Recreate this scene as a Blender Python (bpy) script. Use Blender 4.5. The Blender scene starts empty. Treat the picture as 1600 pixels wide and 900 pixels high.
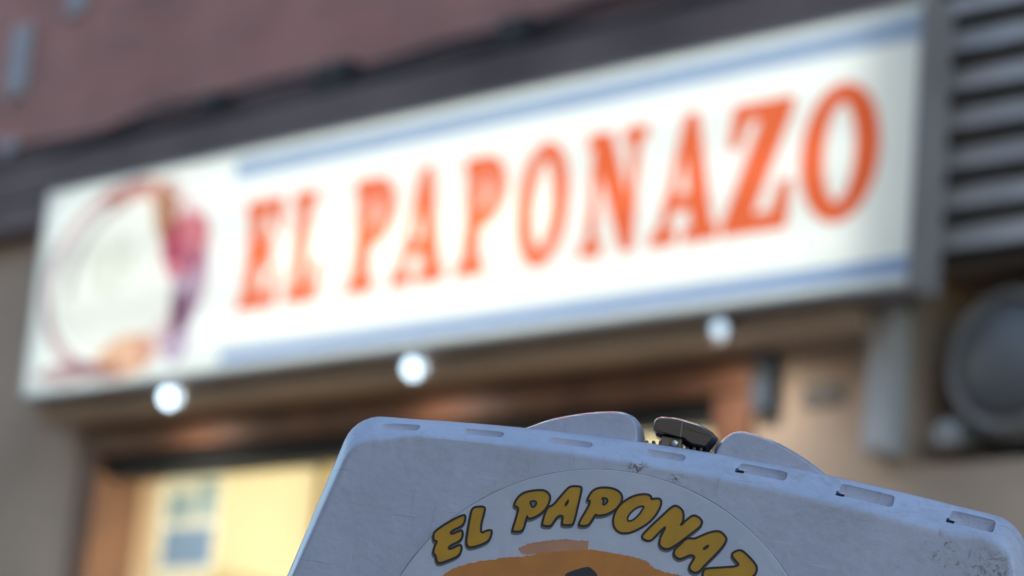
import bpy, bmesh, math, random
from mathutils import Vector, Matrix
from mathutils.geometry import tessellate_polygon
R = math.radians
random.seed(7)
sc = bpy.context.scene
COL = sc.collection

# ------------------------------------------------------------------ camera
cam_d = bpy.data.cameras.new('camera')
cam = bpy.data.objects.new('camera', cam_d); COL.objects.link(cam); sc.camera = cam
cam_d.sensor_width = 36.0
cam_d.lens = 93.375
cam_d.clip_start, cam_d.clip_end = 0.05, 500.0
FWD, RGT, UP = Vector((-.7045, .6721, .2287)), Vector((.7023, .7064, .0875)), Vector((.1027, -.2223, .9696))
FWD.normalize(); RGT = (RGT - FWD * RGT.dot(FWD)).normalized(); UP = RGT.cross(FWD)
cam.matrix_world = Matrix((( RGT.x, UP.x, -FWD.x, 7.324), (RGT.y, UP.y, -FWD.y, -5.027), (RGT.z, UP.z, -FWD.z, 1.093), (0, 0, 0, 1)))
cam_d.dof.use_dof = True
cam_d.dof.focus_distance = 1.585
cam_d.dof.aperture_fstop = 5.4

# ------------------------------------------------------------------ dusk sky, sun, exposure
SUN_EL = R(8.0)
wd = bpy.data.worlds.new('World'); sc.world = wd; wd.use_nodes = True
wn = wd.node_tree.nodes; wl = wd.node_tree.links
bg = wn['Background']
sky = wn.new('ShaderNodeTexSky'); sky.sky_type = 'NISHITA'; sky.sun_disc = False
sky.sun_elevation = SUN_EL; sky.sun_rotation = 0.0
sky.ozone_density = 1.6; sky.dust_density = 1.0
wl.new(sky.outputs[0], bg.inputs[0]); bg.inputs[1].default_value = 0.15
sun_d = bpy.data.lights.new('sun', 'SUN'); sun_d.energy = 0.3; sun_d.angle = R(8); sun_d.color = (1, .78, .6)
sun = bpy.data.objects.new('sun', sun_d); COL.objects.link(sun)
sun.rotation_euler = (-(math.pi / 2 - SUN_EL), 0, 0); sun.location = (0, 10, 12)
sc.view_settings.view_transform = 'Standard'; sc.view_settings.look = 'None'
sc.view_settings.gamma = 1.0; sc.view_settings.use_curve_mapping = False
sc.view_settings.exposure = 2.45
cy = sc.cycles
cy.use_denoising = True; cy.max_bounces = 8; cy.transparent_max_bounces = 16
cy.caustics_reflective = False; cy.caustics_refractive = False; cy.sample_clamp_indirect = 6.0
cy.use_adaptive_sampling = False

TUBE = 0.86
PRINT = [
('letter_e',[(-1399, -732), (-1354, -685), (-1295, -636), (-1243, -601), (-1229, -607), (-1227, -646), (-1240, -672), (-1301, -713), (-1295, -733), (-1250, -702), (-1230, -696), (-1222, -740), (-1243, -769), (-1295, -804), (-1292, -826), (-1235, -786), (-1221, -787), (-1214, -812), (-1222, -850), (-1274, -885), (-1331, -918), (-1352, -908), (-1363, -874), (-1384, -861), (-1382, -819), (-1370, -785), (-1393, -787), (-1402, -754)],None),
('letter_l',[(-1199, -557), (-1175, -540), (-1121, -531), (-1119, -570), (-1126, -634), (-1119, -696), (-1087, -673), (-1054, -664), (-1053, -701), (-1064, -737), (-1116, -772), (-1170, -794), (-1188, -781), (-1198, -757), (-1201, -668), (-1201, -599)],None),
('letter_p',[(-948, -468), (-920, -418), (-867, -391), (-791, -373), (-757, -386), (-739, -412), (-744, -461), (-767, -507), (-817, -552), (-854, -563), (-859, -545), (-862, -575), (-864, -622), (-878, -646), (-927, -654), (-934, -645), (-924, -569), (-918, -502), (-950, -502)],[(-860, -459), (-831, -446), (-815, -459), (-824, -482), (-838, -491), (-848, -475)]),
('letter_a',[(-718, -459), (-686, -404), (-645, -336), (-622, -322), (-575, -317), (-561, -325), (-563, -373), (-567, -452), (-571, -532), (-580, -557), (-636, -566), (-645, -555), (-644, -507), (-678, -518), (-698, -569), (-711, -586), (-757, -589), (-763, -574), (-756, -510), (-745, -471)],[(-630, -408), (-630, -426), (-642, -449), (-642, -433)]),
('letter_p',[(-517, -381), (-499, -331), (-457, -303), (-385, -294), (-336, -307), (-310, -337), (-311, -374), (-341, -426), (-392, -463), (-445, -477), (-453, -468), (-464, -501), (-483, -543), (-523, -553), (-544, -548), (-536, -510), (-510, -448), (-496, -393), (-519, -395)],[(-436, -365), (-405, -360), (-391, -376), (-408, -404), (-422, -403), (-417, -380)]),
('letter_o',[(-298, -363), (-252, -324), (-199, -302), (-158, -298), (-137, -311), (-140, -325), (-113, -315), (-85, -313), (-73, -332), (-77, -372), (-99, -427), (-137, -478), (-187, -520), (-234, -549), (-279, -557), (-312, -547), (-336, -519), (-345, -479), (-338, -430), (-321, -393)],[(-260, -459), (-248, -426), (-215, -387), (-171, -369), (-178, -393), (-197, -433), (-227, -470), (-254, -479)]),
('letter_n',[(10, -336), (43, -347), (67, -369), (75, -420), (61, -454), (91, -414), (117, -384), (141, -377), (175, -393), (189, -414), (178, -444), (108, -518), (55, -574), (19, -603), (-6, -608), (-33, -599), (-47, -581), (-45, -533), (-21, -468), (-54, -509), (-82, -555), (-104, -577), (-136, -575), (-157, -560), (-148, -535), (-106, -476), (-55, -410), (-17, -359)],None),
('letter_a',[(102, -529), (129, -517), (154, -520), (197, -491), (241, -464), (282, -448), (312, -452), (342, -477), (348, -498), (331, -539), (292, -599), (245, -663), (219, -708), (192, -720), (164, -710), (153, -690), (163, -660), (180, -623), (150, -616), (120, -638), (89, -655), (61, -643), (47, -621), (54, -593), (83, -561)],[(219, -565), (246, -540), (244, -553), (225, -572)]),
('letter_z',[(389, -573), (410, -550), (437, -539), (462, -547), (500, -574), (539, -606), (555, -633), (549, -668), (521, -701), (462, -726), (388, -741), (430, -765), (435, -793), (414, -811), (385, -809), (312, -775), (254, -746), (239, -725), (241, -695), (253, -681), (341, -661), (455, -634), (408, -599)],None),
('brush_stroke',[(-1283, -965), (-1220, -914), (-1190, -906), (-1124, -872), (-977, -826), (-938, -815), (-848, -795), (-732, -752), (-575, -713), (-457, -683), (-375, -683), (-241, -688), (-211, -683), (-127, -692), (-72, -721), (14, -747), (105, -742), (171, -772), (302, -831), (380, -999), (282, -1317), (-387, -1533), (-1117, -1458), (-1324, -1188), (-1362, -1040)],None),
('brush_highlight',[(-731, -758), (-831, -778), (-864, -766), (-882, -754), (-842, -716), (-745, -685), (-647, -655), (-595, -642), (-566, -647), (-476, -634), (-463, -637), (-465, -684), (-455, -693), (-375, -680), (-334, -681), (-241, -683), (-128, -689), (-85, -703), (-67, -718), (-125, -704), (-239, -698), (-371, -704), (-571, -733)],None),
('dark_peak',[(-574, -859), (-552, -837), (-448, -786), (-422, -792), (-375, -826), (-351, -901), (-570, -937)],None)]

# ------------------------------------------------------------------ helpers
def tag(o, label=None, cat=None, group=None, kind=None):
    for k, v in (('label', label), ('category', cat), ('group', group), ('kind', kind)):
        if v: o[k] = v
    return o

def empty(name, loc=(0, 0, 0)):
    o = bpy.data.objects.new(name, None); COL.objects.link(o); o.location = loc; o.empty_display_size = .1
    return o

def obj(name, verts, faces, m, parent=None, smooth=False, matrix=None):
    me = bpy.data.meshes.new(name); me.from_pydata([tuple(v) for v in verts], [], faces); me.validate(); me.update()
    bm = bmesh.new(); bm.from_mesh(me); bmesh.ops.recalc_face_normals(bm, faces=bm.faces); bm.to_mesh(me); bm.free()
    if smooth:
        me.shade_smooth()
        if smooth is not True: me.set_sharp_from_angle(angle=R(smooth))
    me.materials.append(m)
    o = bpy.data.objects.new(name, me); COL.objects.link(o)
    if parent: o.parent = parent
    if matrix is not None: o.matrix_local = matrix
    return o

class MB:
    def __init__(s): s.v, s.f = [], []
    def add(s, v, f):
        n = len(s.v); s.v += [tuple(p) for p in v]; s.f += [tuple(i + n for i in q) for q in f]; return s
    def box(s, x0, x1, y0, y1, z0, z1, c=0.0, rx=0.0):
        """box with chamfered edges; rx tilts about the x axis through its centre"""
        bm = bmesh.new(); bmesh.ops.create_cube(bm, size=1)
        for v in bm.verts: v.co = Vector(((v.co.x) * (x1 - x0), v.co.y * (y1 - y0), v.co.z * (z1 - z0)))
        if c: bmesh.ops.bevel(bm, geom=list(bm.edges), offset=c, segments=2, profile=.5, affect='EDGES')
        M = Matrix.Translation(((x0 + x1) / 2, (y0 + y1) / 2, (z0 + z1) / 2)) @ Matrix.Rotation(rx, 4, 'X')
        bm.verts.index_update()
        s.add([M @ v.co for v in bm.verts], [[v.index for v in f.verts] for f in bm.faces]); bm.free(); return s
    def tube(s, pts, r, n=10):
        pts = [Vector(p) for p in pts]; V, F = [], []
        for i, p in enumerate(pts):
            t = (pts[min(i + 1, len(pts) - 1)] - pts[max(i - 1, 0)]).normalized()
            a = t.cross(Vector((0, 0, 1)) if abs(t.z) < .9 else Vector((1, 0, 0))).normalized(); b = t.cross(a)
            for k in range(n):
                w = 2 * math.pi * k / n; V.append(p + (a * math.cos(w) + b * math.sin(w)) * r)
        for i in range(len(pts) - 1):
            for k in range(n): F.append((i * n + k, i * n + (k + 1) % n, (i + 1) * n + (k + 1) % n, (i + 1) * n + k))
        F += [tuple(range(n))[::-1], tuple(range((len(pts) - 1) * n, len(pts) * n))]
        return s.add(V, F)
    def lathe(s, prof, M, n=32):
        """prof: (radius, height) pairs turned about local z, placed by matrix M"""
        V, F = [], []
        for r, h in prof:
            for k in range(n):
                w = 2 * math.pi * k / n; V.append(M @ Vector((max(r, 1e-5) * math.cos(w), max(r, 1e-5) * math.sin(w), h)))
        for i in range(len(prof) - 1):
            for k in range(n): F.append((i * n + k, i * n + (k + 1) % n, (i + 1) * n + (k + 1) % n, (i + 1) * n + k))
        F += [tuple(range(n))[::-1], tuple(range((len(prof) - 1) * n, len(prof) * n))]
        return s.add(V, F)
    def build(s, name, m, parent=None, smooth=False): return obj(name, s.v, s.f, m, parent, smooth)

def chaikin(p, n=2, k=.25):
    for _ in range(n):
        q = []
        for i in range(len(p)):
            a, b = p[i], p[(i + 1) % len(p)]
            q += [(a[0] * (1 - k) + b[0] * k, a[1] * (1 - k) + b[1] * k), (a[0] * k + b[0] * (1 - k), a[1] * k + b[1] * (1 - k))]
        p = q
    return p

def area(p): return sum(p[i][0] * p[(i + 1) % len(p)][1] - p[(i + 1) % len(p)][0] * p[i][1] for i in range(len(p))) / 2
def ccw(p): return p if area(p) > 0 else p[::-1]

def inset(p, d):
    """move a ccw outline inwards by d"""
    out = []; n = len(p)
    for i in range(n):
        a, b, c = Vector(p[i - 1]), Vector(p[i]), Vector(p[(i + 1) % n])
        e1, e2 = (b - a), (c - b)
        if e1.length < 1e-9: e1 = e2
        if e2.length < 1e-9: e2 = e1
        n1 = Vector((-e1.y, e1.x)).normalized(); n2 = Vector((-e2.y, e2.x)).normalized()
        m = n1 + n2; m = m / max(m.length_squared / 2, .35) if m.length > 1e-6 else n1
        out.append((b.x + m.x * d, b.y + m.y * d))
    return out

def sheet(name, loops, y, m, parent):
    """flat printed film in the x-z plane at depth y, loops[0] outline, the rest holes"""
    flat = [p for l in loops for p in l]
    tri = tessellate_polygon([[Vector((a, b, 0)) for a, b in l] for l in loops])
    return obj(name, [(a, y, b) for a, b in flat], [tuple(t) for t in tri], m, parent)

def ribbon_geo(loop, w, y, mb):
    a, b = inset(loop, w / 2), inset(loop, -w / 2); n = len(loop)
    mb.add([(p[0], y, p[1]) for p in a] + [(p[0], y, p[1]) for p in b], [(i, (i + 1) % n, n + (i + 1) % n, n + i) for i in range(n)])

def prism_geo(loops, y0, y1, mb):
    """solid plate with holes between y0 and y1 (outline in x-z)"""
    flat = [p for l in loops for p in l]; n = len(flat)
    tri = tessellate_polygon([[Vector((a, b, 0)) for a, b in l] for l in loops])
    V = [(a, y0, b) for a, b in flat] + [(a, y1, b) for a, b in flat]
    F = [tuple(t) for t in tri] + [tuple(i + n for i in t[::-1]) for t in tri]; k = 0
    for l in loops:
        m_ = len(l); F += [(k + i, k + (i + 1) % m_, n + k + (i + 1) % m_, n + k + i) for i in range(m_)]; k += m_
    mb.add(V, F); return mb

def rings(rs, cap=True):
    """loft of equal-length rings of 3-D points"""
    n = len(rs[0]); V = [p for r in rs for p in r]; F = []
    for i in range(len(rs) - 1):
        F += [(i * n + k, i * n + (k + 1) % n, (i + 1) * n + (k + 1) % n, (i + 1) * n + k) for k in range(n)]
    if cap: F += [tuple(range(n)), tuple(range((len(rs) - 1) * n, len(rs) * n))]
    return V, F

def soft_prism(p, y0, y1, r):
    p = ccw(p); st = [(y0, r + .0004), (y0, r), (y0 + .3 * r, .3 * r), (y0 + r, 0), (y1 - r, 0), (y1 - .3 * r, .3 * r), (y1, r), (y1, r + .0004)]
    return rings([[(a, y, b) for a, b in inset(p, d)] for y, d in st])

# ------------------------------------------------------------------ materials
def mat(name, color, rough=.6, metal=0.0, vary=0.0, scale=8.0, bump=0.0, bscale=60.0, color2=None, spec=.5, coat=0.0):
    m = bpy.data.materials.new(name); m.use_nodes = True; nt = m.node_tree; N, L = nt.nodes, nt.links
    b = N['Principled BSDF']; b.inputs['Roughness'].default_value = rough; b.inputs['Metallic'].default_value = metal
    b.inputs['Specular IOR Level'].default_value = spec; b.inputs['Coat Weight'].default_value = coat
    b.inputs['Base Color'].default_value = (*color, 1)
    tc = N.new('ShaderNodeTexCoord')
    if vary or color2:
        nz = N.new('ShaderNodeTexNoise'); nz.inputs['Scale'].default_value = scale; nz.inputs['Detail'].default_value = 6
        L.new(tc.outputs['Object'], nz.inputs['Vector'])
        rp = N.new('ShaderNodeValToRGB'); c2 = color2 or tuple(c * (1 - vary) for c in color)
        rp.color_ramp.elements[0].position = .35; rp.color_ramp.elements[1].position = .65
        rp.color_ramp.elements[0].color = (*c2, 1); rp.color_ramp.elements[1].color = (*color, 1)
        L.new(nz.outputs['Fac'], rp.inputs[0]); L.new(rp.outputs[0], b.inputs['Base Color'])
    if bump:
        nb = N.new('ShaderNodeTexNoise'); nb.inputs['Scale'].default_value = bscale; nb.inputs['Detail'].default_value = 4
        L.new(tc.outputs['Object'], nb.inputs['Vector'])
        bp = N.new('ShaderNodeBump'); bp.inputs['Strength'].default_value = bump; bp.inputs['Distance'].default_value = .01
        L.new(nb.outputs['Fac'], bp.inputs['Height']); L.new(bp.outputs[0], b.inputs['Normal'])
    return m

def emit(name, color, strength):
    m = bpy.data.materials.new(name); m.use_nodes = True; N, L = m.node_tree.nodes, m.node_tree.links
    N.remove(N['Principled BSDF']); e = N.new('ShaderNodeEmission'); e.inputs[0].default_value = (*color, 1); e.inputs[1].default_value = strength
    L.new(e.outputs[0], N['Material Output'].inputs[0]); return m

def film(name, color):
    """coloured see-through vinyl on the lit panel, a little sheen on top"""
    m = bpy.data.materials.new(name); m.use_nodes = True; N, L = m.node_tree.nodes, m.node_tree.links
    N.remove(N['Principled BSDF']); t = N.new('ShaderNodeBsdfTransparent'); t.inputs[0].default_value = (*color, 1)
    d = N.new('ShaderNodeBsdfDiffuse'); d.inputs[0].default_value = (*[c * .6 for c in color], 1)
    mx = N.new('ShaderNodeMixShader'); mx.inputs[0].default_value = .12
    L.new(t.outputs[0], mx.inputs[1]); L.new(d.outputs[0], mx.inputs[2]); L.new(mx.outputs[0], N['Material Output'].inputs[0]); return m

def paper_mat(name, c):
    m = bpy.data.materials.new(name); m.use_nodes = True; N, L = m.node_tree.nodes, m.node_tree.links; N.remove(N['Principled BSDF'])
    d, t, x = N.new('ShaderNodeBsdfDiffuse'), N.new('ShaderNodeBsdfTranslucent'), N.new('ShaderNodeMixShader')
    d.inputs[0].default_value = t.inputs[0].default_value = (*c, 1); x.inputs[0].default_value = .6
    L.new(d.outputs[0], x.inputs[1]); L.new(t.outputs[0], x.inputs[2]); L.new(x.outputs[0], N['Material Output'].inputs[0]); return m

def brick_mat():
    m = mat('mauve_brick', (.2, .13, .125), .85); N, L = m.node_tree.nodes, m.node_tree.links; b = N['Principled BSDF']
    tc = N.new('ShaderNodeTexCoord'); mp = N.new('ShaderNodeMapping'); mp.inputs['Rotation'].default_value = (R(90), 0, 0)
    L.new(tc.outputs['Object'], mp.inputs[0])
    br = N.new('ShaderNodeTexBrick'); br.inputs['Scale'].default_value = 1.0
    br.inputs['Brick Width'].default_value = .25; br.inputs['Row Height'].default_value = .07; br.inputs['Mortar Size'].default_value = .006
    br.inputs['Color1'].default_value = (.53, .225, .19, 1); br.inputs['Color2'].default_value = (.42, .20, .175, 1); br.inputs['Mortar'].default_value = (.40, .25, .22, 1)
    L.new(mp.outputs[0], br.inputs[0])
    nz = N.new('ShaderNodeTexNoise'); nz.inputs['Scale'].default_value = 1.6; nz.inputs['Detail'].default_value = 5; L.new(tc.outputs['Object'], nz.inputs[0])
    mr = N.new('ShaderNodeMapRange'); mr.inputs[1].default_value = .3; mr.inputs[2].default_value = .7; mr.inputs[3].default_value = .72; mr.inputs[4].default_value = 1.15
    L.new(nz.outputs[0], mr.inputs[0])
    mu = N.new('ShaderNodeMix'); mu.data_type = 'RGBA'; mu.blend_type = 'MULTIPLY'; mu.inputs[0].default_value = 1
    L.new(br.outputs[0], mu.inputs[6]); L.new(mr.outputs[0], mu.inputs[7]); L.new(mu.outputs[2], b.inputs['Base Color'])
    bp = N.new('ShaderNodeBump'); bp.inputs['Strength'].default_value = .6; bp.inputs['Distance'].default_value = .01
    inv = N.new('ShaderNodeMath'); inv.operation = 'SUBTRACT'; inv.inputs[0].default_value = 1; L.new(br.outputs['Fac'], inv.inputs[1])
    L.new(inv.outputs[0], bp.inputs['Height']); L.new(bp.outputs[0], b.inputs['Normal']); return m

def plastic_mat():
    """worn white plastic: grey grime clouds, specks, a scuffed corner and dirt caught along the sticker"""
    m = bpy.data.materials.new('worn_white_plastic'); m.use_nodes = True; N, L = m.node_tree.nodes, m.node_tree.links
    b = N['Principled BSDF']; b.inputs['Roughness'].default_value = .42; b.inputs['Coat Weight'].default_value = .6; b.inputs['Coat Roughness'].default_value = .07
    tc = N.new('ShaderNodeTexCoord'); O = tc.outputs['Object']
    def noise(scale, detail=5, rough=.6, dist=0.0, vec=O):
        n = N.new('ShaderNodeTexNoise'); n.inputs['Scale'].default_value = scale; n.inputs['Detail'].default_value = detail
        n.inputs['Roughness'].default_value = rough; n.inputs['Distortion'].default_value = dist; L.new(vec, n.inputs['Vector']); return n.outputs['Fac']
    def mapr(src, a, c, lo, hi):
        n = N.new('ShaderNodeMapRange'); n.inputs[1].default_value = a; n.inputs[2].default_value = c; n.inputs[3].default_value = lo; n.inputs[4].default_value = hi; L.new(src, n.inputs[0]); return n.outputs[0]
    def mth(op, a, c):
        n = N.new('ShaderNodeMath'); n.operation = op; n.use_clamp = True
        for i, s in enumerate((a, c)):
            if isinstance(s, (int, float)): n.inputs[i].default_value = s
            else: L.new(s, n.inputs[i])
        return n.outputs[0]
    def mix(fac, a, c):
        n = N.new('ShaderNodeMix'); n.data_type = 'RGBA'
        L.new(fac, n.inputs[0])
        for i, s in ((6, a), (7, c)):
            if isinstance(s, tuple): n.inputs[i].default_value = (*s, 1)
            else: L.new(s, n.inputs[i])
        return n.outputs[2]
    def near(p, r0, r1):
        n = N.new('ShaderNodeVectorMath'); n.operation = 'DISTANCE'; n.inputs[1].default_value = p; L.new(O, n.inputs[0]); return mapr(n.outputs['Value'], r0, r1, 1, 0)
    c = mix(mapr(noise(9, 6), .38, .68, 0, 1), (.355, .40, .545), (.425, .47, .63))
    c = mix(mapr(noise(26, 8, .7), .5, .72, 0, .45), c, (.29, .31, .40))
    mp = N.new('ShaderNodeMapping'); mp.inputs['Scale'].default_value = (1.0, 1.0, .22); L.new(O, mp.inputs[0])
    c = mix(mapr(noise(95, 5, .7, 1.2, mp.outputs[0]), .56, .75, 0, .35), c, (.24, .25, .30))
    c = mix(mapr(noise(420, 2), .70, .76, 0, .5), c, (.3, .3, .31))
    def scratch(rot, sx, sz, lo, hi):
        q = N.new('ShaderNodeMapping'); q.inputs['Rotation'].default_value = (0, rot, 0); q.inputs['Scale'].default_value = (sx, 20, sz); L.new(O, q.inputs[0]); return mapr(noise(1.0, 3, .55, .4, q.outputs[0]), lo, hi, 0, .38)
    c = mix(scratch(.5, 14, 420, .66, .70), c, (.55, .58, .66)); c = mix(scratch(-.9, 18, 500, .67, .70), c, (.22, .22, .26)); c = mix(scratch(.12, 9, 380, .68, .71), c, (.2, .2, .23))
    sp = N.new('ShaderNodeSeparateXYZ'); L.new(O, sp.inputs[0])
    band = mth('MULTIPLY', mapr(sp.outputs[2], ZB - .055, ZB - .015, 0, 1), mapr(sp.outputs[0], -.06, .10, .2, 1))
    c = mix(mth('MULTIPLY', band, mapr(noise(60, 8, .75, 1.5), .5, .66, 0, .55)), c, (.25, .24, .27))
    # scuffs on the far right corner and rubbed smears beside it
    s1 = mth('MULTIPLY', near((.191, .004, ZB - .045), .006, .02), mapr(noise(85, 5, .7, 3.5), .5, .60, 0, .9))
    s2 = mth('MULTIPLY', near((.166, .0, ZB - .037), .006, .02), mapr(noise(70, 4, .7, 3.5), .56, .64, 0, .8))
    s3 = mth('MULTIPLY', near((-.026, .0, ZB - .0165), .003, .009), mapr(noise(260, 3, .7, 1.0), .48, .58, 0, 1))
    s4 = mth('MULTIPLY', near((.0, .0, ZB - .0185), .002, .007), mapr(noise(300, 3, .7, 1.0), .5, .58, 0, 1))
    for s in (s1, s2, s3, s4): c = mix(s, c, (.10, .095, .10))
    L.new(c, b.inputs['Base Color'])
    rg = mapr(noise(30, 6), .3, .7, .36, .55); L.new(rg, b.inputs['Roughness'])
    bp = N.new('ShaderNodeBump'); bp.inputs['Strength'].default_value = .35; bp.inputs['Distance'].default_value = .0012
    L.new(noise(160, 5), bp.inputs['Height'])
    bp2 = N.new('ShaderNodeBump'); bp2.inputs['Strength'].default_value = .25; bp2.inputs['Distance'].default_value = .004
    L.new(noise(34, 3), bp2.inputs['Height']); L.new(bp.outputs[0], bp2.inputs['Normal']); L.new(bp2.outputs[0], b.inputs['Normal'])
    return m

ZB = .42   # height of the case below the local measuring line on its top edge
M = dict(
    render=mat('beige_render', (.58, .425, .315), .9, vary=.28, scale=1.7, bump=.25, bscale=40),
    brick=brick_mat(),
    ledge=mat('grey_blue_ledge', (.205, .145, .14), .8, vary=.45, scale=1.8, bump=.1),
    cable=mat('black_cable', (.03, .026, .026), .9),
    alu=mat('grey_sign_metal', (.37, .325, .32), .6, 0, vary=.2, scale=5),
    alu_pale=mat('pale_sign_edge', (.6, .58, .52), .5),
    tray=mat('white_tray', (.85, .85, .85), .6),
    wood=mat('brown_door_wood', (.24, .10, .05), .6, vary=.35, scale=6, bump=.1, bscale=30),
    shutter=mat('dark_shutter', (.035, .035, .033), .8),
    cream=mat('cream_plaster', (.8, .73, .54), .85, vary=.12, scale=2),
    tan=mat('tan_beam', (.5, .42, .26), .7),
    paper=paper_mat('white_paper', (.85, .88, .86)),
    slat=mat('grey_louvre', (.56, .49, .455), .55, .2, vary=.25, scale=6),
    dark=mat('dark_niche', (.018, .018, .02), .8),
    pale=mat('pale_grey_paint', (.60, .565, .555), .7, vary=.15, scale=6),
    slatebox=mat('slate_box', (.06, .075, .1), .9), smoke=mat('smoked_glass', (.16, .16, .17), .5),
    black=mat('black_latch', (.018, .02, .023), .38, bump=.1, bscale=300, coat=.8), steel=mat('steel', (.6, .6, .6), .3, 1.0), rust=mat('dusty_metal', (.2, .16, .13), .6, .4),
    pave=mat('pavement_grey', (.36, .34, .31), .9, vary=.25, scale=3, bump=.2), road=mat('asphalt', (.05, .05, .052), .92, vary=.25, scale=6, bump=.3),
    plastic=plastic_mat(), paleblue=mat('pale_blue_enamel', (.36, .36, .42), .6), dull=mat('dull_grey_paint', (.37, .35, .34), .6, vary=.3, scale=8), street=mat('sky_block_grey', (.24, .24, .26), .9), gap=mat('dark_gap', (.10, .09, .085), .8), flash=mat('brown_flashing', (.17, .10, .095), .9, vary=.5, scale=2.2), taupe=mat('taupe_plate', (.16, .14, .125), .6),
    sticker=mat('sticker_film', (.46, .515, .66), .36, vary=.12, scale=14, bump=.12, bscale=45, coat=.5),
    gold=mat('mustard_print', (.50, .265, .02), .5, vary=.16, scale=60), ink=mat('black_print', (.012, .014, .02), .5), inksoft=mat('grey_shadow_print', (.13, .15, .18), .5),
    orange=mat('orange_print', (.56, .21, .045), .5, color2=(.47, .18, .047), scale=55), peach=mat('peach_print', (.52, .25, .16), .5, vary=.15, scale=70), navy=mat('navy_print', (.018, .022, .04), .5),
    edge=mat('sticker_edge', (.12, .12, .14), .6, color2=(.36, .38, .44), scale=22),
)

def rect_(a, b, c, d): return [(a, c), (b, c), (b, d), (a, d)]
# ------------------------------------------------------------------ ground
tag(MB().box(-60, 60, -60, 60, -.2, -.12).build('road', M['road']), kind='structure')
tag(MB().box(-60, 60, -2.6, .6, -.119, 0, .01).build('pavement', M['pave']), kind='structure')
tag(MB().box(-60, 60, -11.0, -9.0, -.119, 0, .01).build('pavement', M['pave']), kind='structure')
OB = tag(empty('sky_block_building', (0, -11, 0)), 'plain grey building across the street, added out of view to block low sky light', 'building')  # unseen building, added to block the low sky light
ob = MB(); wins = [rect_(x, x + 1.1, z, z + 1.7) for x in (-10.6, -7.6, -4.6, -1.6, 1.4, 4.4, 7.4, 10.4) for z in (1.0, 4.2, 7.4)]
prism_geo([rect_(-14, 16, -.12, 10.2)] + wins, -.3, 0, ob); ob.build('wall', M['street'], OB)
MB().box(-14, 16, -6, -.31, -.12, 10.1).build('rear_block', M['shutter'], OB)
for q in wins: MB().box(q[0][0], q[1][0], -.2, -.19, q[0][1], q[2][1]).build('window', M['smoke'], OB)

# ------------------------------------------------------------------ shop building
B = empty('shop_building'); tag(B, 'shop front with mauve brick above beige wall and brown framed lit doorway', 'building')
w = MB()
niche = [(3.472, 2.215), (4.3, 2.215), (4.3, 2.70), (3.472, 2.70)]
prism_geo([[(-6, -.1), (.12, -.1), (.12, 2.56), (2.965, 2.56), (2.965, -.1), (9, -.1), (9, 3.36), (-6, 3.36)], niche], 0, .3, w)
w.build('wall', M['render'], B)
MB().box(-6, 9, .012, .3, 3.50, 10).build('brick_wall', M['brick'], B)
MB().box(-.02, 3.40, -.15, -.002, 2.529, 2.590, .006).build('forward_wall_band', M['render'], B)  # added strip of wall, set forward so sky light reaches it
MB().box(-6, 9, -.028, .011, 3.499, 3.575, .018).build('flashing', M['flash'], B)
lc = MB(); lc.box(-6, 9, -.07, .3, 3.362, 3.498, .012); lc.build('ledge', M['ledge'], B)
MB().box(-.8 - 5.2, -.06, -.075, -.002, 3.235, 3.361, .03).build('ledge_shade_box', M['ledge'], B)  # dark box added to stand in for the shade under the ledge
MB().box(-6, 9, .8, 6.0, 2.75, 10).build('rear_block', M['brick'], B)
# niche interior
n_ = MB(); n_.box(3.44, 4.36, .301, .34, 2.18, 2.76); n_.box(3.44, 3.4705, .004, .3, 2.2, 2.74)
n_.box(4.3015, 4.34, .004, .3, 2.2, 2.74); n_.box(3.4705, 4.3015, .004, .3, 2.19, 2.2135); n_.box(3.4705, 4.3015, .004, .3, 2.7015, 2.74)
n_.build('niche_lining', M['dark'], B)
# door frame, each member its own part
MB().box(.09, 2.985, -.03, .16, 2.43, 2.528, .008).build('lintel', M['wood'], B)
MB().box(.09, .205, -.025, .16, -.0, 2.429, .008).build('jamb', M['wood'], B)
MB().box(2.86, 2.985, -.025, .16, -.0, 2.429, .008).build('jamb', M['wood'], B)
rs = MB(); rs.box(.206, 2.859, .02, .12, 2.362, 2.428, .01)
for k in range(3): rs.tube([(.21, .018, 2.374 + k * .022), (2.83, .018, 2.374 + k * .022)], .011, 8)
rs.build('rolled_shutter', M['shutter'], B)
gl = bpy.data.materials.new('door_glass'); gl.use_nodes = True; N, L = gl.node_tree.nodes, gl.node_tree.links; N.remove(N['Principled BSDF'])
t_, g_, mx = N.new('ShaderNodeBsdfTransparent'), N.new('ShaderNodeBsdfGlossy'), N.new('ShaderNodeMixShader'); t_.inputs[0].default_value = (.95, .97, .96, 1); g_.inputs['Roughness'].default_value = .02
mx.inputs[0].default_value = .05; L.new(t_.outputs[0], mx.inputs[1]); L.new(g_.outputs[0], mx.inputs[2]); L.new(mx.outputs[0], N['Material Output'].inputs[0])
MB().box(.206, 1.6, .10, .106, .05, 2.361).build('window_pane', gl, B)
MB().box(1.66, 2.859, .10, .106, .05, 2.361).build('window_pane', gl, B)
MB().box(1.6005, 1.6595, .07, .14, .05, 2.361, .006).build('mullion', M['wood'], B)
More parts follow.
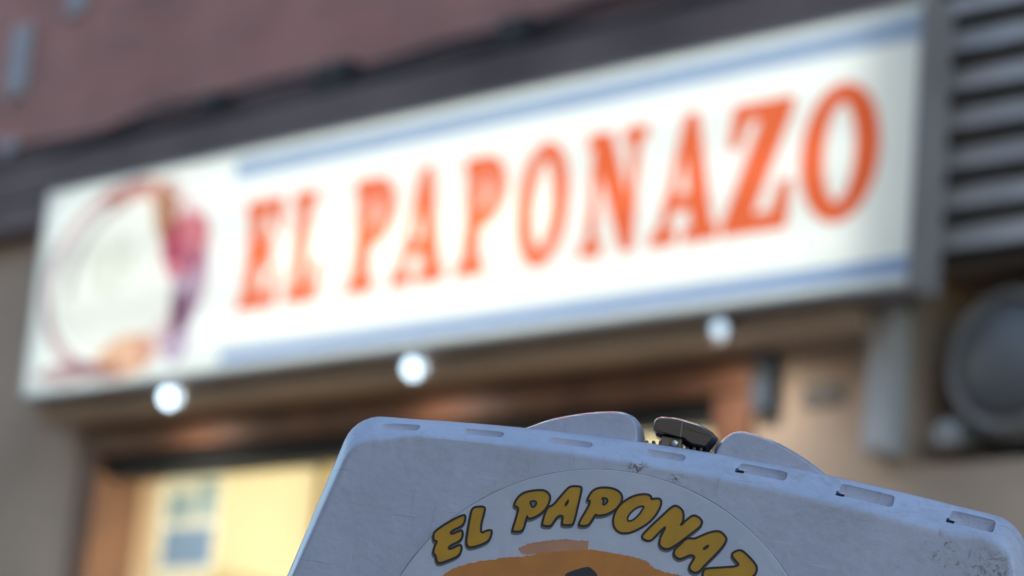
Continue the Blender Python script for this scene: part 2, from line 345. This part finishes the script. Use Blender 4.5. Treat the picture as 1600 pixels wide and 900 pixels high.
# lit room behind the glass
ro = MB(); x0, x1, y0, y1, z0, z1 = .09, 2.985, .161, 2.4, 0, 2.72
ro.box(x0 - .05, x0, y0, y1, z0, z1); ro.box(x1, x1 + .05, y0, y1, z0, z1); ro.box(x0 - .05, x1 + .05, y1, y1 + .05, z0, z1); ro.box(x0 - .05, x1 + .05, .301, y1 + .05, z1, z1 + .028)
ro.build('room_wall', M['cream'], B)
for bx in (.9, 2.0): MB().box(bx, bx + .09, .5, 2.39, 2.60, 2.719, .005).build('ceiling_beam', M['tan'], B)
MB().box(x0 + .001, x0 + .05, 1.0, 1.14, .01, 2.71, .01).build('pilaster', M['tan'], B)
MB().box(x0 + .001, x0 + .03, .30, 1.0, 2.07, 2.15, .004).build('dado_rail', M['tan'], B)
MB().box(x0, x1, .17, 2.39, -.05, .002).build('room_floor', M['tan'], B)
lampb = tag(empty('pendant_lamp', (1.6, 1.1, 1.85)), 'warm pendant lamp lighting the cream room behind the shop window', 'lamp')
MB().tube([(0, 0, .1), (0, 0, .869)], .006, 8).build('cord', M['cable'], lampb)
MB().lathe([(0, -.1), (.05, -.087), (.087, -.05), (.1, 0), (.087, .05), (.05, .087), (.02, .098)], Matrix.Identity(4), 24).build('globe', emit('warm_lamp', (1, .92, .74), 50), lampb, True)

# ------------------------------------------------------------------ sheet of paper on the glass
P_ = tag(empty('poster', (.575, .095, 2.06)), 'blue and white paper notice stuck on the shop window', 'poster')
sheet('paper', [rect_(-.15, .145, -.02, .31)], 0, M['paper'], P_)
fb_, fs_ = film('blue_ink', (.34, .50, .82)), film('slate_ink', (.46, .62, .76))
sheet('blue_panel', [rect_(-.130, .125, .01, .135)], -.001, fb_, P_)
sheet('picture', [rect_(-.13, .01, .16, .25)], -.001, fs_, P_)
sheet('picture', [rect_(.03, .125, .165, .28)], -.001, fs_, P_)

# ------------------------------------------------------------------ illuminated sign
S = tag(empty('illuminated_sign', (0, -.22, 2.6)), 'long white backlit shop sign with orange EL PAPONAZO lettering above the doorway', 'sign')
LX, HZ = 3.612, .70
tr = MB()   # tray: back and four sides, local y from 0 (front) to .12
tr.box(0, LX, .112, .12, 0, HZ); tr.box(.0, .012, .006, .1115, .0125, HZ - .0125); tr.box(LX - .012, LX, .006, .1115, .0125, HZ - .0125)
tr.box(0, LX, .006, .1115, 0, .012); tr.box(0, LX, .006, .1115, HZ - .012, HZ)
tr.build('tray', M['tray'], S)
sk = MB()   # outer skin of sheet metal
sk.box(LX + .001, LX + .004, -.002, .121, -.004, HZ + .004); sk.box(-.004, -.001, -.002, .121, -.004, HZ + .004)
sk.box(-.004, LX + .004, -.002, .121, HZ + .0045, HZ + .008); sk.box(-.004, LX + .004, -.002, .121, -.008, -.0045)
sk.build('casing', M['alu'], S)
for bx in (.4, 1.8, 3.2):
    for bz in (.1, .5): MB().box(bx, bx + .06, .1215, .219, bz, bz + .06).build('bracket', M['alu'], S)
tube_m = emit('fluorescent_tube', (1, 1, .95), TUBE)
warm_m = emit('warm_fluorescent_tube', (1, .95, .82), TUBE * 1.55)
for xa, xb, zt, tm in ((.06, 3.45, .13, tube_m), (.06, 3.45, .57, tube_m), (.08, 1.15, .35, tube_m), (1.19, 2.45, .33, warm_m), (2.49, 3.45, .35, tube_m)):
    MB().tube([(xa, .085, zt), (xb, .085, zt)], .013, 8).build('light_tube', tm, S)
pm = bpy.data.materials.new('opal_panel'); pm.use_nodes = True; N, L = pm.node_tree.nodes, pm.node_tree.links; N.remove(N['Principled BSDF'])
tl, df, gs, m1, m2 = N.new('ShaderNodeBsdfTranslucent'), N.new('ShaderNodeBsdfDiffuse'), N.new('ShaderNodeBsdfGlossy'), N.new('ShaderNodeMixShader'), N.new('ShaderNodeMixShader')
tl.inputs[0].default_value = (.92, .975, .925, 1); df.inputs[0].default_value = (.8, .8, .78, 1); gs.inputs['Roughness'].default_value = .2
m1.inputs[0].default_value = .35; m2.inputs[0].default_value = .04
L.new(tl.outputs[0], m1.inputs[1]); L.new(df.outputs[0], m1.inputs[2]); L.new(m1.outputs[0], m2.inputs[1]); L.new(gs.outputs[0], m2.inputs[2]); L.new(m2.outputs[0], N['Material Output'].inputs[0])
obj('panel', [(0, .003, 0), (LX, .003, 0), (LX, .003, HZ), (0, .003, HZ)], [(0, 1, 2, 3)], pm, S)
F_or, F_bl, F_bl2 = film('orange_film', (1.0, .20, .085)), film('blue_film', (.34, .48, .80)), film('pale_blue_film', (.47, .58, .80))
def rect(a, b, c, d): return [(a, c), (b, c), (b, d), (a, d)]
sheet('stripe', [rect(1.01, LX - .004, .603, .668)], .0015, F_bl2, S)
sheet('stripe', [rect(1.035, LX - .004, .025, .066)], .0015, F_bl, S)

# serif capitals, unit box 1 x 1
def ell(cx, cz, rx, rz, n=28, tilt=0.0):
    return [(cx + rx * math.cos(a) * math.cos(tilt) - rz * math.sin(a) * math.sin(tilt), cz + rx * math.cos(a) * math.sin(tilt) + rz * math.sin(a) * math.cos(tilt)) for a in [2 * math.pi * k / n for k in range(n)]]
def bowl(x, zc, rx, rz, n=10): return [(x + rx * math.sin(a), zc + rz * math.cos(a)) for a in [math.pi * k / n for k in range(n + 1)]]
GL = {
 'E': [[(0, 0), (.95, 0), (1, .30), (.9, .30), (.78, .09), (.45, .09), (.45, .46), (.62, .46), (.66, .36), (.75, .36), (.75, .66), (.66, .66), (.62, .56), (.45, .56), (.45, .91), (.74, .91), (.86, .72), (.95, .72), (.92, 1), (0, 1), (0, .94), (.14, .91), (.14, .09), (0, .06)]],
 'L': [[(0, 0), (.95, 0), (1, .34), (.88, .34), (.75, .09), (.48, .09), (.48, .91), (.66, .94), (.66, 1), (0, 1), (0, .94), (.16, .91), (.16, .09), (0, .06)]],
 'P': [[(0, 0), (.62, 0), (.62, .06), (.45, .09), (.45, .42)] + [(x, z) for x, z in bowl(.55, .71, .45, .29)][::-1] + [(0, 1), (0, .94), (.14, .91), (.14, .09), (0, .06)], [(.45, .51)] + bowl(.5, .715, .2, .205)[::-1] + [(.45, .92)]],
 'A': [[(0, 0), (.34, 0), (.34, .06), (.23, .09), (.29, .27), (.60, .27), (.66, .09), (.54, .06), (.54, 0), (1, 0), (1, .06), (.92, .09), (.58, 1.02), (.44, 1.02), (.12, .09), (0, .06)], [(.32, .36), (.44, .72), (.57, .36)]],
 'O': [ell(.5, .5, .5, .52), ell(.5, .5, .24, .41, tilt=.0)],
 'N': [[(0, 0), (.32, 0), (.32, .06), (.21, .09), (.21, .70), (.74, 0), (.88, 0), (.88, .91), (1, .94), (1, 1), (.66, 1), (.66, .94), (.78, .91), (.78, .42), (.36, 1), (0, 1), (0, .94), (.11, .91), (.11, .09), (0, .06)]],
 'Z': [[(0, 0), (.96, 0), (1, .33), (.9, .33), (.76, .09), (.40, .09), (.96, .93), (.96, 1), (.07, 1), (.03, .70), (.13, .70), (.26, .91), (.55, .91), (0, .07)]],
}
for ch, a, b_ in (('E', 1.10, 1.27), ('L', 1.325, 1.46), ('P', 1.60, 1.765), ('A', 1.79, 1.995), ('P', 2.06, 2.215), ('O', 2.285, 2.462), ('N', 2.535, 2.735), ('A', 2.785, 2.998), ('Z', 3.03, 3.23), ('O', 3.272, 3.498)):
    loops = [inset(ccw([(a + x * (b_ - a), .191 + z * .322) for x, z in l]), -.0105 if i == 0 else .0075) for i, l in enumerate(GL[ch])]
    sheet('letter_' + ch.lower(), loops, .001, F_or, S)
# faded round picture on the left of the panel: tinted blots only
def blot(cx, cz, rx, rz, seed, n=26, rough=.16, tilt=0):
    rnd = random.Random(seed); e = ell(0, 0, rx, rz, n, tilt); out = []
    for x, z in e:
        k = 1 + rnd.uniform(-rough, rough); out.append((cx + x * k, cz + z * k))
    return chaikin(out, 1)
lz = 2.6
F = {k: film(k, c) for k, c in dict(mauve=(.70, .50, .54), greyish=(.62, .55, .58), pink=(.96, .36, .44), crimson=(.62, .10, .28), rust=(.66, .36, .22), plum=(.40, .16, .28), lilac=(.68, .56, .74), salmon=(1, .62, .46), blush=(.95, .60, .54), ivory=(.985, .985, .94), rosy=(.93, .78, .80), wash=(.995, .97, .945)).items()}
def arc_band(cx, cz, rx, rz, wd_, a0, a1, n=30):
    A = [R(a0 + (a1 - a0) * k / n) for k in range(n + 1)]
    return [(cx + rx * math.cos(a), cz + rz * math.sin(a)) for a in A] + [(cx + (rx - wd_) * math.cos(a), cz + (rz - wd_) * math.sin(a)) for a in A[::-1]]
sheet('ring_print', [arc_band(.50, .352, .45, .33, .05, 80, 275)], .0012, F['mauve'], S)
sheet('ring_print', [arc_band(.52, .36, .34, .27, .04, 100, 190)], .0009, F['greyish'], S)
sheet('ring_print', [arc_band(.50, .352, .45, .33, .11, -72, 66)], -.0014, F['rosy'], S)
sheet('picture_print', [ell(.49, .352, .36, .26, 40)], -.0016, F['wash'], S)
sheet('picture_print', [blot(.50, .635, .20, .035, 1)], .0006, F['blush'], S)
sheet('picture_print', [blot(.675, .55, .06, .10, 2, tilt=.5)], .0004, F['rust'], S)
sheet('picture_print', [blot(.80, .43, .12, .11, 3)], .0002, F['pink'], S)
sheet('picture_print', [blot(.735, .435, .045, .065, 4)], 0, F['crimson'], S)
sheet('picture_print', [blot(.84, .29, .09, .13, 5)], -.0002, F['lilac'], S)
sheet('picture_print', [blot(.81, .215, .045, .065, 6)], -.0004, F['plum'], S)
sheet('picture_print', [blot(.81, .12, .08, .07, 9)], -.0006, F['lilac'], S)
sheet('picture_print', [blot(.56, .095, .16, .07, 7)], -.0008, F['salmon'], S)
sheet('picture_print', [blot(.27, .06, .20, .035, 8)], -.001, F['mauve'], S)
sheet('picture_print', [blot(.42, .40, .12, .10, 10)], -.0012, F['ivory'], S)

# ------------------------------------------------------------------ three spot lamps under the sign
for i, (lx, st, rr, lb) in enumerate(((.749, 1.15, .027, 'bright lamp under the sign below its round picture'), (1.866, 0.8, .027, 'bright lamp under the middle of the sign'), (2.999, .27, .021, 'dimmer lamp under the right part of the sign'))):
    l_ = tag(empty('spot_lamp', (lx, -.18, 2.549 + (.007 if i == 2 else 0))), lb, 'lamp', 'lamps hanging under the sign')
    MB().lathe([(.010, .040), (.012, .038), (.016, .034), (.028, .028), (.031, .016), (.029, .016), (.02, .022)], Matrix.Rotation(R(-70), 4, 'X') @ Matrix.Translation((0, 0, -.012)), 24).build('cup', M['alu'], l_, 40)
    MB().lathe([(0, -rr * .6), (rr * .5, -rr * .5), (rr * .86, -rr * .1), (rr, rr * .4), (rr * .8, rr), (.0, rr * 1.1)], Matrix.Rotation(R(-70), 4, 'X'), 24).build('bulb', emit('bulb_%d' % i, (.62, .83, 1), st), l_, True)
    sl_ = bpy.data.lights.new('lamp_light', 'SPOT'); sl_.energy = (1.1, 1.1, 1.0)[i]; sl_.color = (1, .93, .84); sl_.spot_size = R(165); sl_.spot_blend = 1.0; sl_.shadow_soft_size = .03
    so_ = bpy.data.objects.new('lamp_light', sl_); COL.objects.link(so_); so_.parent = l_; so_.location = (0, -.035, -.03); so_.rotation_euler = (R(12), 0, 0)

# ------------------------------------------------------------------ cables on the ledge
def cable(y, z, r, seed, label, x0=-5.5, x1=6.2):
    rnd = random.Random(seed); pts, n = [], 90
    ph = rnd.uniform(0, 6)
    for k in range(n + 1):
        x = x0 + (x1 - x0) * k / n; pts.append((x, y - .008 * math.sin(x * 2.3 + ph), z + .012 * math.sin(x * 3.7 + ph) + .008 * math.sin(x * 9 + 2 * ph)))
    tag(MB().tube(pts, r, 8).build('cable', M['cable'], None, True), label, 'cable', 'cables lying along the ledge')
cable(-.05, 3.518, .016, 1, 'thick black cable lying along the front of the grey ledge above the sign')
cable(-.012, 3.592, .012, 2, 'thinner black cable fixed to the brick just above the grey ledge')
for x, wd_, lb in ((.62, .11, 'small dark junction box on the ledge above the first letter of the sign'), (1.22, .17, 'wide dark junction box on the ledge left of the middle of the sign'), (2.02, .13, 'dark junction box on the ledge above the middle of the sign')):
    j = tag(empty('junction_box', (x, -.02, 3.5)), lb, 'junction box', 'junction boxes along the ledge')
    MB().box(-wd_ / 2, wd_ / 2, -.04, .03, 0, .10, .008).build('housing', M['cable'], j); MB().box(-wd_ / 2 + .01, wd_ / 2 - .01, -.047, -.0405, .012, .088, .003).build('lid', M['shutter'], j)

# pale plates on the brick
def plate(x, z, w_, h_, label):
    p = tag(empty('wall_plate', (x, .012, z)), label, 'wall plate', 'pale plates on the brick wall')
    MB().box(-w_ / 2, w_ / 2, -.022, -.001, 0, h_, .005).build('backing', M['pale'], p); MB().box(-w_ / 2 + .012, w_ / 2 - .012, -.028, -.0225, .012, h_ - .012, .002).build('face', M['paleblue'], p)
plate(-.63, 3.80, .11, .27, 'pale blue upright plate on the mauve brick wall at upper left')
plate(-.31, 4.05, .09, .14, 'small dull pale plate on the brick wall, cut by the top of the picture')
plate(-.62, 3.40 + .12, .08, .12, 'small pale plate just above the ledge at the left edge')

# ------------------------------------------------------------------ louvred vent at the right
V = tag(empty('louvre_vent', (3.55, -.05, 2.70)), 'grey metal louvred vent grille right of the sign', 'vent')
MB().box(-.06, -.005, -.045, .049, -.06, .95, .005).build('frame', M['slat'], V)
MB().box(.62, .68, -.045, .049, -.02, .95, .005).build('frame', M['slat'], V)
MB().box(-.004, .619, .035, .049, .0, .95).build('backing', M['gap'], V)
for k in range(9):
    z = .048 + k * .099
    MB().box(-.004, .619, -.012, -.004, z - .040, z + .040, .002, R(-28)).build('slat', M['slat'], V)

# pale upright box, small slate box, marks plate
u = tag(empty('meter_box', (3.425, 0, 2.235)), 'pale grey upright box on the wall under the right end of the sign', 'wall box')
MB().box(-.042, .042, -.07, -.001, 0, .36, .008).build('case', M['pale'], u); MB().box(-.032, .032, -.076, -.0705, .014, .345, .004).build('door', M['pale'], u); MB().tube([(.01, -.05, .36), (.01, -.05, .60)], .012).build('conduit', M['pale'], u)
u = tag(empty('alarm_box', (3.03, 0, 2.37)), 'small slate blue box on the wall beside the door frame', 'wall box')
MB().box(-.033, .033, -.04, -.001, 0, .155, .008).build('case', M['slatebox'], u); MB().box(-.022, .022, -.0445, -.0405, .09, .14, .003).build('grille', M['shutter'], u)
u = tag(empty('number_plate', (3.205, 0, 2.38)), 'faint small dark plate on the beige wall between two wall boxes', 'plate')
MB().box(-.06, .06, -.010, -.001, 0, .055, .003).build('plate', M['taupe'], u)

# round fixture in the niche
u = tag(empty('round_fixture', (3.735, .06, 2.455)), 'large round glassy fixture with pale rim in dark niche at right edge', 'fixture')
Mf = Matrix.Rotation(R(90), 4, 'X')
MB().lathe([(.10, -.10), (.178, -.06), (.188, -.02), (.184, .02), (.170, .05), (.155, .062), (.148, .05), (.140, .035)], Mf, 48).build('rim', M['dull'], u, True)
MB().lathe([(.142, .03), (.132, .055), (.10, .078), (.06, .095), (.03, .102), (0, .104)], Mf, 40).build('dome', M['smoke'], u, True)
MB().tube([(0, .08, 0), (0, .235, -.02)], .03, 14).build('arm', M['pale'], u)
u = tag(empty('pipe_end', (3.613, -.02, 2.275)), 'small pale round pipe end below the round fixture', 'pipe')
MB().lathe([(.028, -.30), (.028, -.005), (.036, 0), (.037, .02), (.030, .034), (.016, .038), (0, .030)], Mf, 24).build('cap', M['dull'], u, True)

# ------------------------------------------------------------------ white delivery case in front
XA, YA, ZA = Vector((.781, .618, -.0938)), Vector((-.6203, .7843, 0)), None
XA.normalize(); YA = (YA - XA * YA.dot(XA)).normalized(); ZA = XA.cross(YA)
O = Vector((6.259, -3.857, 1.373)) - ZA * ZB
K = empty('delivery_case'); K.matrix_world = Matrix(((XA.x, YA.x, ZA.x, O.x), (XA.y, YA.y, ZA.y, O.y), (XA.z, YA.z, ZA.z, O.z), (0, 0, 0, 1)))
tag(K, 'worn white plastic delivery case with round EL PAPONAZO sticker and black latch', 'case')

def fillet(a, b, c, r, n=7):
    a, b, c = Vector(a), Vector(b), Vector(c); u, v = (a - b).normalized(), (c - b).normalized()
    ang = u.angle(v); t = r / math.tan(ang / 2); p, q = b + u * t, b + v * t
    ctr = b + (u + v).normalized() * (r / math.sin(ang / 2)); out = []
    a0 = math.atan2(p.y - ctr.y, p.x - ctr.x); a1 = math.atan2(q.y - ctr.y, q.x - ctr.x); d = (a1 - a0 + math.pi) % (2 * math.pi) - math.pi
    return [(ctr.x + r * math.cos(a0 + d * k / n), ctr.y + r * math.sin(a0 + d * k / n)) for k in range(n + 1)]
def arcz(u): return .0052 - .30 * u * u
def outline(it, is_, r):
    """front view of the case: bowed top, sloping sides; it / is_ = inset of top / sides. ccw seen from the front"""
    top = lambda u: arcz(u) - it * (1 + 1.2 * u)
    cx, cz = .2065 - is_, arcz(.2065) - it * (1.2 if 0 else 1.0) + .002
    half = fillet((0.12, top(.15)), (cx, cz), (.2475 - is_, -.20), r) + fillet((cx, cz), (.2475 - is_, -.20), (.25 - is_, -.40), .05, 4) + fillet((.2475 - is_, -.20), (.25 - is_, -.415 + is_), (0, -.415 + is_), .03, 4)
    arc = [(u, top(u)) for u in [-.165 + .33 * k / 22 for k in range(23)]]
    right = half; left = [(-x, z) for x, z in right][::-1]
    return [(x, z + ZB) for x, z in (arc + right + left)][::-1]
def ring(y, it, is_, r): return [(x, y, z) for x, z in outline(it, is_, r)]
shell = rings([ring(0, .0205, .0095, .018), ring(0, .0185, .0078, .020), ring(.0006, .0172, .0068, .021), ring(.002, .0155, .0058, .022), ring(.0175, .0022, .0012, .024), ring(.0192, .0009, .0005, .024), ring(.0212, .0002, .0001, .024), ring(.0235, 0, 0, .024), ring(.055, 0, 0, .024), ring(.0556, .002, .002, .022)])
sh = obj('front_shell', shell[0], shell[1], M['plastic'], None, False)
cut = MB()
for a, b_, hh in ((-.189, -.163, .0058), (-.137, -.111, .0058), (-.083, -.056, .0062), (-.0243, .0012, .0062), (.034, .0635, .0068), (.096, .129, .0088), (.163, .190, .0088)):
    uc = (a + b_) / 2; zt = arcz(uc) - .0045; sl = math.atan(-.6 * uc)
    mx_ = Matrix.Translation((uc, 0, zt + ZB)) @ Matrix.Rotation(-sl, 4, 'Y')
    t = MB().box(-(b_ - a) / 2, (b_ - a) / 2, -.02, (.0128 if uc < -.03 else .0140) if uc < .03 else .0160, -hh, .0012, .0022)
    cut.add([mx_ @ Vector(v) for v in t.v], t.f)
    if uc > .03:
        t = MB().box(-(b_ - a) / 2 - .0015, -(b_ - a) / 2 + .0035, .004, .024, -hh - .0005, -hh + .0028, .0005); cut.add([mx_ @ Vector(v) for v in t.v], t.f)
ct = cut.build('cutter', M['plastic'])
md = sh.modifiers.new('slots', 'BOOLEAN'); md.object = ct; md.operation = 'DIFFERENCE'; md.solver = 'EXACT'; md.use_self = True
dg = bpy.context.evaluated_depsgraph_get(); me2 = bpy.data.meshes.new_from_object(sh.evaluated_get(dg))
sh.modifiers.clear(); sh.data = me2; me2.shade_smooth(); me2.set_sharp_from_angle(angle=R(28)); bpy.data.objects.remove(ct)
sh.parent = K
body = rings([ring(.0562, .002, .002, .022), ring(.0562, .004, .004, .022), ring(.0605, .004, .004, .022), ring(.0605, .0005, .0005, .024), ring(.34, .0005, .0005, .024), ring(.37, .010, .012, .022), ring(.38, .03, .03, .018), ring(.38, .032, .032, .018)])
obj('rear_body', body[0], body[1], M['plastic'], K, 28)
def rim_prism(p, y0, y1, band=.012):
    """plate whose upper edge ends in a shallow sloping band before the crest"""
    p = ccw(p); k = math.tan(R(14.5)); dr = band * k; ya = y0 + .0008
    st = [(y0, dr + .0009), (y0, dr + .0006), (y0 + .0002, dr + .0003), (ya, dr), (ya + .0006, dr - .0006 * k), (ya + band - .0006, .0006 * k), (ya + band, 0), (ya + band + .001, 0), (y1 - .0015, 0), (y1, .0015), (y1, .0019)]
    return rings([[(a, y, b) for a, b in inset(p, d)] for y, d in st])
def zz(p): return [(x, z + ZB) for x, z in p]
lugL = [(-.106, -.006), (-.0828, .0080), (-.0679, .0138), (-.0528, .0183), (-.0400, .0208), (-.0330, .0206), (-.0262, .0180), (-.0222, .0130), (-.0195, .0045), (-.0190, -.03), (-.106, -.03)]
lugR = [(.0200, .0035), (.0245, .0130), (.0300, .0190), (.0365, .0210), (.0440, .0203), (.0588, .0175), (.0732, .0120), (.0890, .0040), (.104, -.006), (.104, -.03), (.0200, -.03)]
for lg in (lugL, lugR):
    v, f = rim_prism(zz(chaikin([(x - (.0080 if x < 0 else .0055), z + .0032) for x, z in lg], 2)), .0236, .0545); obj('carry_lug', v, f, M['plastic'], K, 35)
lat = [(x - .0085, z + .0006) for x, z in [(-.0152, .0165), (-.0148, .0205), (-.0120, .0224), (-.002, .0233), (.0136, .0213), (.0215, .0180), (.0262, .0140), (.0210, .0045), (.0150, .0045), (.0090, .0050), (.0040, .0080), (-.0125, .0095)]]
v, f = rim_prism(zz(chaikin([(x, z + .0018) for x, z in lat], 1, .15)), .0262, .050, .009); la = obj('latch', v, f, M['black'], K, 35)
v, f = soft_prism(zz([(-.0223, .0136), (-.0220, .0206), (-.0185, .0218), (-.005, .0222), (-.0045, .0118)]), .0245, .0268, .0007); obj('grip_plate', v, f, M['black'], la)
t = MB()
for k in range(9): t.box(-.0265 + k * .0042, -.0245 + k * .0042, .030, .046, ZB + .003, ZB + .0078 + .0006 * (k % 3), .0004)
t.box(-.0275, .0125, .029, .048, ZB + .000, ZB + .0062, .001); t.build('hinge_strip', M['black'], la)
t = MB(); t.box(-.0170, -.0040, .0275, .040, ZB + .0055, ZB + .0118, .001); t.build('spring_block', M['rust'], la)
MB().lathe([(.0022, 0), (.0022, .0015), (.0015, .0022), (0, .0024)], Matrix.Translation((-.008, .0272, ZB + .0082)) @ Mf, 16).build('screw', M['steel'], la, True)
# sticker and its print
CX, CZ, CR = -.0288, -.1555 + ZB, .1372
st_ = obj('sticker', *rings([[(x, y, z) for x, z in ell(CX, CZ, CR - d, CR - d, 96)] for y, d in ((.0, 0), (-.0003, .0), (-.0005, .0004))]), M['sticker'], K)
e_ = MB(); ribbon_geo(ell(CX, CZ, CR + .0001, CR + .0001, 128), .0008, -.00015, e_); e_.build('sticker_rim', M['edge'], st_)
def loc(p): return [(a * 1e-4, b * 1e-4 + ZB) for a, b in p]
def rough_edge(p, amp, seed):
    rnd = random.Random(seed); out = []
    for i in range(len(p)):
        a, b = p[i], p[(i + 1) % len(p)]
        for k in range(4): out.append((a[0] + (b[0] - a[0]) * k / 4 + rnd.uniform(-amp, amp), a[1] + (b[1] - a[1]) * k / 4 + rnd.uniform(-amp, amp)))
    return out
yl = -.0006
for name, o_, h_ in PRINT:
    if name.startswith('letter'):
        o2 = ccw(chaikin(loc(o_), 2)); h2 = [ccw(chaikin(loc(h_), 2))] if h_ else []
        sh_ = [(x - .0003, z - .0014) for x, z in inset(o2, -.0007)]
        lt = sheet(name, [o2] + h2, yl - .0002, M['gold'], st_)
        e_ = MB(); ribbon_geo(o2, .0014, yl - .0004, e_)
        for h3 in h2: ribbon_geo(h3, .0011, yl - .0004, e_)
        d_ = e_.build(name + '_outline', M['ink'], st_)
        sheet(name + '_shadow', [sh_], yl, M['inksoft'], st_)
    else:
        y_, m_ = {'brush_stroke': (-.0007, 'orange'), 'brush_highlight': (-.00062, 'peach'), 'dark_peak': (-.0009, 'navy')}[name]
        p = loc(o_); p = chaikin(p, 1) if name == 'dark_peak' else rough_edge(chaikin(p, 1), .0004, 5)
        sheet(name, [p], y_, M[m_], st_)
# carrier under the case
c_ = MB()
for sx in (-.18, .18):
    for sy in (.06, .32): c_.tube([(sx, sy, .004), (sx, sy, -.95)], .012)
for sy in (.06, .32): c_.tube([(-.2, sy, -.008), (.2, sy, -.008)], .012)
c_.build('carrier_frame', M['black'], K)
